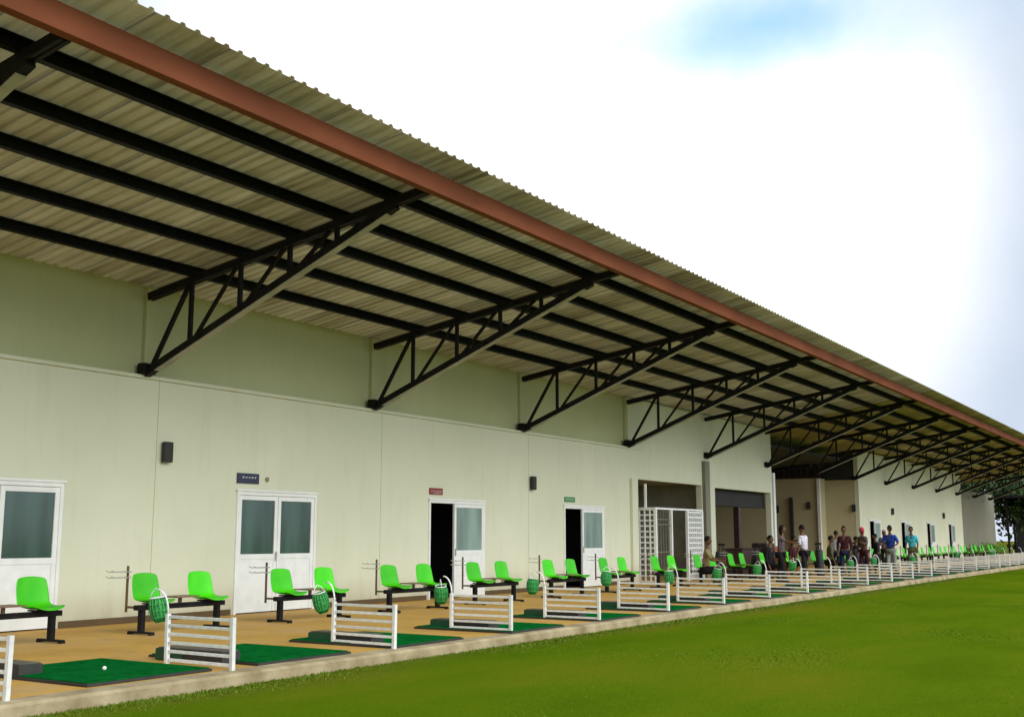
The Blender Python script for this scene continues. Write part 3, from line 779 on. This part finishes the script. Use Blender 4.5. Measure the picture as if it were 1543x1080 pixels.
def make_bag():
    t = empty('golf_bag')
    b = NB(); bm_tube(b, [(0, 0, 0), (0, 0, .04), (.03, 0, .45), (.07, 0, .84), (.075, 0, .88)], [.12, .135, .12, .13, .14], 14); obj('body', b, 'bagcloth', t, smooth=True)
    b = NB(); bm_box(b, .10, .19, -.08, .08, .12, .42, .02); obj('pocket', b, 'bagcloth', t)
    for k in range(6):
        a = k * 1.05; x, y = .07 + math.cos(a) * .07, math.sin(a) * .07
        b = NB(); bm_bar(b, (x, y, .8), (x + .03, y * 1.3, 1.1), .012, .012); bm_box(b, x - .0, x + .07, y * 1.3 - .02, y * 1.3 + .02, 1.09, 1.15, .008)
        obj('club', b, 'black', t)
    return t
M['bagcloth'] = mat('dark_bag_cloth', (.02, .02, .028), .7, var=.4)
bag0 = make_bag()
for i, (x, y, rz, lab) in enumerate([(-13.6, 33.2, 20, 'dark golf bag leaning by the bench nearest the second wide opening'), (-13.5, 36.2, 60, 'dark golf bag between the dark desk and the green benches'),
        (-12.3, 39.6, 120, 'dark golf bag at the feet of the person with long dark hair'), (-12.2, 44.2, 200, 'dark golf bag left of the maroon shirt, by the seated person'), (-11.9, 47.6, 260, 'dark golf bag between the pink headscarf and the slim black figure')]):
    o = bag0 if i == 0 else copy_tree(bag0)
    o.location = (x, y, 0); o.rotation_euler = (0, R(6), R(rz)); tag(o, lab, 'golf bag', 'dark golf bags standing among the benches')

# ------------------------------------------------------------------ people
def skin_eval(verts, edges, rad, sub=1):
    me = bpy.data.meshes.new('tmp'); me.from_pydata(verts, edges, []); o = bpy.data.objects.new('tmp', me); COL.objects.link(o)
    md = o.modifiers.new('s', 'SKIN'); md.use_smooth_shade = True
    if not me.skin_vertices: 
        me.skin_vertices  # layer is created with the modifier below
    bm = bmesh.new(); bm.from_mesh(me); ly = bm.verts.layers.skin.verify()
    bm.verts.ensure_lookup_table()
    for i, v in enumerate(bm.verts):
        r = rad[i]; v[ly].radius = r if isinstance(r, tuple) else (r, r); v[ly].use_root = (i == 0)
    bm.to_mesh(me); bm.free()
    sb = o.modifiers.new('u', 'SUBSURF'); sb.levels = sub; sb.render_levels = sub
    dg = bpy.context.evaluated_depsgraph_get(); ev = o.evaluated_get(dg)
    res = bpy.data.meshes.new_from_object(ev)
    bpy.data.objects.remove(o); bpy.data.meshes.remove(me)
    return res
def person(loc, face, label, skin, shirt, trousers, hair, pose='stand', armL=None, armR=None, hairkind='short', s=1.0, sleeve=.6, cloth2=None):
    """local frame: +Y is forward, +X the person's right-hand side is -X... (symmetric); heights in metres"""
    t = empty('person', loc, face); t.scale = (s, s, s)
    tag(t, label, 'person')
    seat = pose == 'sit'
    pz = .47 if seat else .92
    lean = .04
    P = {}
    P['pelvis'] = (0, 0, pz); P['waist'] = (0, .01, pz + .16); P['chest'] = (0, .02 + lean * .5, pz + .38); P['neck0'] = (0, .02 + lean * .7, pz + .53); P['neck'] = (0, .03 + lean, pz + .60)
    def arm(sd, spec):
        sh = Vector((sd * .185, .02 + lean * .6, pz + .48))
        spec = spec or ((sd * .05, -.02, -.28), (sd * .0, .10, -.24))
        el = sh + Vector(spec[0]); wr = el + Vector(spec[1]); dr = Vector(spec[1]).normalized()
        return sh, el, wr, dr
    V, E, Rr = [], [], []
    def add(p, r, par=None):
        V.append(tuple(p)); Rr.append(r)
        if par is not None: E.append((par, len(V) - 1))
        return len(V) - 1
    pel = add(P['pelvis'], (.15, .11)); wa = add(P['waist'], (.125, .095), pel); ch = add(P['chest'], (.155, .105), wa); n0 = add(P['neck0'], (.09, .07), ch); nk = add(P['neck'], .055, n0); hd0 = add((0, .035 + lean, pz + .67), .06, nk)
    legs, arms = {}, {}
    for sd in (-1, 1):
        hip = Vector((sd * .09, 0, pz - .04))
        if seat: kn = hip + Vector((sd * .05, .42, .02)); an = Vector((kn.x, kn.y - .03, .09)); 
        else:
            st = .07 * sd; kn = Vector((sd * .10, .02 + st, .50)); an = Vector((sd * .105, -.03 + st * 1.6, .09))
        toe = an + Vector((sd * .02, .16, -.05))
        h = add(hip, .095, pel); k = add(kn, .06, h); a = add(an, .042, k); add(toe, .035, a)
        legs[sd] = (hip, kn, an, toe)
        sh, el, wr, dr = arm(sd, armL if sd > 0 else armR)
        a1 = add(sh, .055, ch); a2 = add(el, .042, a1); a3 = add(wr, .028, a2)
        arms[sd] = (sh, el, wr, dr)
        side = dr.cross(Vector((0, 0, 1)));
        if side.length < .2: side = Vector((0, 1, 0))
        side.normalize(); palm = add(wr + dr * .055, (.038, .018), a3); pc = wr + dr * .055
        upv = side.cross(dr)
        for q, ln in ((-1.5, .062), (-.5, .075), (.5, .08), (1.5, .07)):
            f1 = add(pc + side * q * .019 + dr * .045, .0095, palm); f2 = add(pc + side * q * .021 + dr * (.045 + ln * .5) + upv * .006, .009, f1); add(pc + side * q * .021 + dr * (.04 + ln) + upv * .022, .008, f2)
        th = add(pc - side * .045 + dr * .01, .010, palm); add(pc - side * .06 + dr * .045, .009, th)
    me = skin_eval(V, E, Rr)
    b = bmesh.new(); b.from_mesh(me); bpy.data.meshes.remove(me)
    hc = Vector((0, .045 + lean, pz + .765))
    vs = bm_ball(b, (0, 0, 0), 1, seg=20, rings=14)
    for v in vs:
        x, y, z = v.co
        wx = .080 * (1 - .18 * max(0, -z)); wy = .095; wz = .124
        c = Vector((x * wx, y * wy, z * wz))
        if z < -.2 and y > 0: c.y *= .92
        if abs(x) < .25 and y > .6 and -.35 < z < .1: c.y += .022 * (1 - abs(z + .2) * 2)      # nose
        if .15 < abs(x) < .6 and y > .6 and .0 < z < .3: c.y -= .010                            # eye sockets
        if abs(x) < .4 and y > .6 and -.65 < z < -.45: c.y += .007                              # lips
        v.co = c + hc
    for sd in (-1, 1):
        for v in bm_ball(b, (sd * .078, .035 + lean, pz + .76), .028, .35, .6, 1, 8, 6): pass
        for v in bm_ball(b, (sd * .03, .045 + lean + .083, pz + .785), .011, 1, .6, .7, 8, 6): pass
    obj('body', b, skin, t, smooth=True)
    # shirt
    V, E, Rr = [], [], []
    pel = add((0, 0, pz - .02), (.168, .125)); wa = add(P['waist'], (.148, .118), pel); ch = add(P['chest'], (.175, .125), wa); n0 = add(P['neck0'], (.10, .08), ch)
    for sd in (-1, 1):
        sh, el, wr, dr = arms[sd]
        a1 = add(sh, .068, ch); e = add(sh.lerp(el, min(1, sleeve * 1.6)), .058, a1)
        if sleeve > .7: add(el.lerp(wr, .85), .042, e)
    me = skin_eval(V, E, Rr); b = bmesh.new(); b.from_mesh(me); bpy.data.meshes.remove(me); obj('shirt', b, shirt, t, smooth=True)
    # trousers
    V, E, Rr = [], [], []
    pel = add((0, 0, pz + .02), (.162, .12))
    for sd in (-1, 1):
        hip, kn, an, toe = legs[sd]
        h = add(hip, .105, pel); k = add(kn, .078, h); add(an + Vector((0, 0, .02)), .062, k)
    me = skin_eval(V, E, Rr); b = bmesh.new(); b.from_mesh(me); bpy.data.meshes.remove(me); obj('trousers', b, trousers, t, smooth=True)
    for sd in (-1, 1):
        hip, kn, an, toe = legs[sd]
        b = NB()
        for v in bm_ball(b, (0, 0, 0), 1, seg=12, rings=8):
            c = Vector((v.co.x * .045, v.co.y * .13, max(v.co.z, -.7) * .05)); v.co = c + Vector((an.x + sd * .01, an.y + .06, .036))
        obj('shoe', b, 'blackplastic', t, smooth=True)
    # hair or scarf
    b = NB()
    for v in bm_ball(b, (0, 0, 0), 1, seg=18, rings=12):
        x, y, z = v.co; k = 1.0 + .05 * noise.noise(Vector((x * 4, y * 4, z * 4)))
        c = Vector((x * .088, y * .106 - .012, z * .126 + .010)) * k
        if hairkind == 'short' and z < -.05: c = Vector((x * .070, min(y, -.1) * .085 - .012, max(z, -.5) * .10))
        if y > .35 and z < .45 and hairkind != 'cap': c.y = min(c.y, .045)
        if hairkind in ('long', 'scarf') and z < -.1: c = Vector((x * .095, min(y, .15) * .10 - .02, z * (.24 if hairkind == 'long' else .19)))
        if hairkind == 'cap' and y > .7 and 0 < z < .5: c.y += .05; c.z = .045
        v.co = c + hc
    obj({'short': 'hair', 'long': 'hair', 'scarf': 'headscarf', 'cap': 'cap'}[hairkind], b, hair, t, smooth=True)
    return t
def cm(name, c, r=.85): 
    if name not in M: M[name] = mat(name, c, r, var=.3, scale=9, spec=.12)
    return name
skin = cm('brown_skin', (.13, .065, .035), .55); blk = cm('black_hair', (.008, .007, .006), .6)
tanc = cm('khaki_cloth', (.22, .17, .085)); dk = cm('dark_cloth', (.014, .013, .016)); gry = cm('mauve_grey_cloth', (.13, .10, .11)); whc = cm('white_cloth', (.55, .52, .58))
mar = cm('dark_maroon_cloth', (.045, .012, .016)); nav = cm('dark_navy_cloth', (.015, .02, .045)); pnk = cm('pink_cloth', (.55, .03, .10)); brn = cm('grey_brown_cloth', (.10, .075, .065))
blu = cm('royal_blue_cloth', (.02, .05, .26)); cya = cm('cyan_cloth', (.06, .42, .48)); kh = cm('olive_trousers', (.10, .11, .05)); ppk = cm('pale_pink_cloth', (.55, .2, .28)); tq = cm('teal_grey_cloth', (.22, .24, .20))
def prs(px, py_top, a, face, *args, **kw):
    """stand the person where the sight line at photo column px meets the row a metres out"""
    v = F * 1700 + Rt * (px - 771.5) - U * (py_top - 540)
    k = -a / v.x
    return person((-a, v.y * k, 0 if kw.get('pose') != 'sit' else 0.0), R(face), *args, **kw)
prs(1063, 840, 12.55, -70, 'seated person in a khaki shirt with black hair, beside the white lattice enclosure', skin, tanc, dk, blk, pose='sit', armL=((.1, .12, -.24), (-.05, .22, -.02)), armR=((-.06, .15, -.22), (.05, .22, .0)))
prs(1158, 840, 12.4, -95, 'seated person all in black beside the near white hall column', skin, dk, dk, blk, pose='sit', sleeve=1, s=1.02)
prs(1176, 830, 11.6, -80, 'standing person with long dark hair and a mauve grey top reaching an arm out', skin, gry, dk, blk, hairkind='long', armL=((.05, .2, -.12), (.0, .26, -.03)), sleeve=.5, s=.93)
prs(1194, 840, 12.7, -100, 'seated person in a dark maroon top between the long haired person and the white shirt', skin, mar, dk, blk, pose='sit', s=1.0)
prs(1288, 838, 12.6, -60, 'seated person in dark clothes between the maroon shirt and the pink headscarf', skin, dk, nav, blk, pose='sit', sleeve=1)
prs(1212, 830, 11.6, 75, 'standing person in a white shirt pointing towards the person with long hair', skin, whc, dk, blk, armL=((.03, .22, -.10), (0, .25, .0)), s=.95)
prs(1250, 840, 12.3, -60, 'seated person with black hair just right of the white corner column', skin, kh, dk, blk, pose='sit', s=1.02)
prs(1259, 830, 12.2, -20, 'short standing person in a white top half hidden behind the maroon shirt', skin, whc, nav, blk, s=.86)
prs(1273, 830, 11.2, 190, 'standing person in a dark maroon long sleeved shirt and navy trousers', skin, mar, nav, blk, sleeve=1, s=.94)
prs(1302, 830, 11.3, 150, 'standing person wearing a bright pink headscarf and grey brown top', skin, brn, mar, pnk, hairkind='scarf', sleeve=1, s=.93, armR=((-.1, .08, -.24), (.02, .22, .05)))
prs(1322, 835, 10.6, 120, 'slim person dressed in black between the pink headscarf and the blue shirt', skin, dk, dk, blk, sleeve=1, s=.80)
prs(1333, 830, 12.2, 200, 'person in a pale pink scarf half hidden behind the blue shirt', skin, gry, dk, ppk, hairkind='scarf', s=.90)
prs(1343, 830, 10.6, 175, 'broad person in a royal blue shirt and dark cap with grey trousers', skin, blu, tq, blk, hairkind='cap', s=.97, armL=((.12, .05, -.25), (-.02, .2, -.06)), armR=((-.12, .05, -.25), (.02, .2, -.06)))
prs(1375, 830, 10.6, 175, 'standing person in a bright cyan shirt and dark trousers, furthest of the group', skin, cya, kh, blk, s=.96)

# ------------------------------------------------------------------ trees and shrubs beyond the end
def leaves(b, c, rad, n, size, rnd):
    cl = [(Vector(c) + Vector((rnd.gauss(0, .45) * rad[0], rnd.gauss(0, .45) * rad[1], rnd.gauss(0, .42) * rad[2])), rnd.uniform(.18, .36)) for _ in range(max(6, n // 70))]
    for _ in range(n):
        q, k = rnd.choice(cl)
        p = q + Vector((rnd.gauss(0, k) * rad[0], rnd.gauss(0, k) * rad[1], rnd.gauss(0, k) * rad[2]))
        u = Vector((rnd.gauss(0, 1), rnd.gauss(0, 1), rnd.gauss(0, 1))).normalized(); v = u.orthogonal().normalized(); s = size * rnd.uniform(.6, 1.3)
        b.faces.new([b.verts.new(x) for x in (p - u * s, p + v * s * .5, p + u * s, p - v * s * .5)])
def tree(loc, h, rad, label, seed, size=.22, n=3200):
    rnd = random.Random(seed); t = empty('tree', loc); tag(t, label, 'tree', 'trees beyond the far end of the building')
    b = NB(); bm_tube(b, [(0, 0, 0), (.05, .05, h * .3), (-.03, .1, h * .6), (0, 0, h * .85)], [.2, .16, .11, .03], 10)
    for k in range(6):
        a = k * 1.05 + rnd.random(); z = h * (.35 + .07 * k); bm_tube(b, [(0, 0, z), (math.cos(a) * rad * .35, math.sin(a) * rad * .35, z + h * .12), (math.cos(a) * rad * .75, math.sin(a) * rad * .75, z + h * .2)], [.09, .05, .02], 6)
    obj('trunk', b, 'bark', t, smooth=True)
    b = NB(); leaves(b, (0, 0, h * .66), (rad, rad, h * .33), n, size, rnd); obj('crown', b, 'leaf', t)
tree((-18.5, 97, 0), 8.5, 3.2, 'dark tree rising behind the grey end wall', 1)
tree((-14.5, 99, 0), 6.8, 2.6, 'dark tree just past the end of the grey end wall', 2)
tree((-10.5, 104, 0), 7.0, 3.0, 'dark bushy tree at the right edge below the eave', 4)
tree((-6.5, 112, 0), 8, 3.4, 'dark tree further back past the eave end, out towards the lawn', 5)
tree((-22, 110, 0), 9, 3.6, 'tall dark tree furthest behind the grey end wall', 6)
tree((-13.0, 110, 0), 6.5, 3.4, 'low dense tree behind the gap at the end of the canopy', 8)
tree((-9.8, 101, 0), 4.4, 2.6, 'low round bush-like tree at the far right edge below the eave', 11, n=2600)
tree((-6.8, 106, 0), 4.2, 3.0, 'low spreading tree past the end of the deck beside the lawn', 12, n=2600)
shr = [(79.5, .75), (81.2, .7), (83.0, .95), (84.6, .85), (86.4, .9), (88.0, .7), (90.3, .8)]
for i, (y, h) in enumerate(shr):
    rnd = random.Random(40 + i); t = empty('shrub', (-14.6, y, 0)); tag(t, f'bright green leafy shrub at the foot of the grey end wall, {ORD[i+1]} from its left', 'shrub', 'green shrubs along the grey end wall')
    b = NB()
    for k in range(7):
        a = rnd.uniform(0, 6.28); bm_tube(b, [(0, 0, 0), (math.cos(a) * .25, math.sin(a) * .35, h * .8)], [.015, .006], 5)
    obj('stem', b, 'bark', t)
    b = NB(); leaves(b, (0, 0, h * .6), (.35, .75, h * .4), 420, .07, rnd); obj('foliage', b, 'leaf2', t)
# open shelter beyond the end of the deck
t = empty('shelter', (-13.2, 97, 0)); tag(t, 'small dark open shelter beyond the end of the deck at the right edge', 'shelter')
b = NB()
b.free()
for x in (-1.6, 1.6):
    for y in (-1.5, 1.5):
        b = NB(); bm_box(b, x - .07, x + .07, y - .07, y + .07, 0, 4.3); obj('post', b, 'black', t)
b = NB(); bm_box(b, -2.2, 2.4, -2.2, 2.2, 4.3, 4.5, .02); obj('roof', b, 'black', t)
b = NB(); bm_box(b, -1.5, 1.5, 1.4, 1.5, 0, 3.6); obj('back_panel', b, 'dark_int', t)
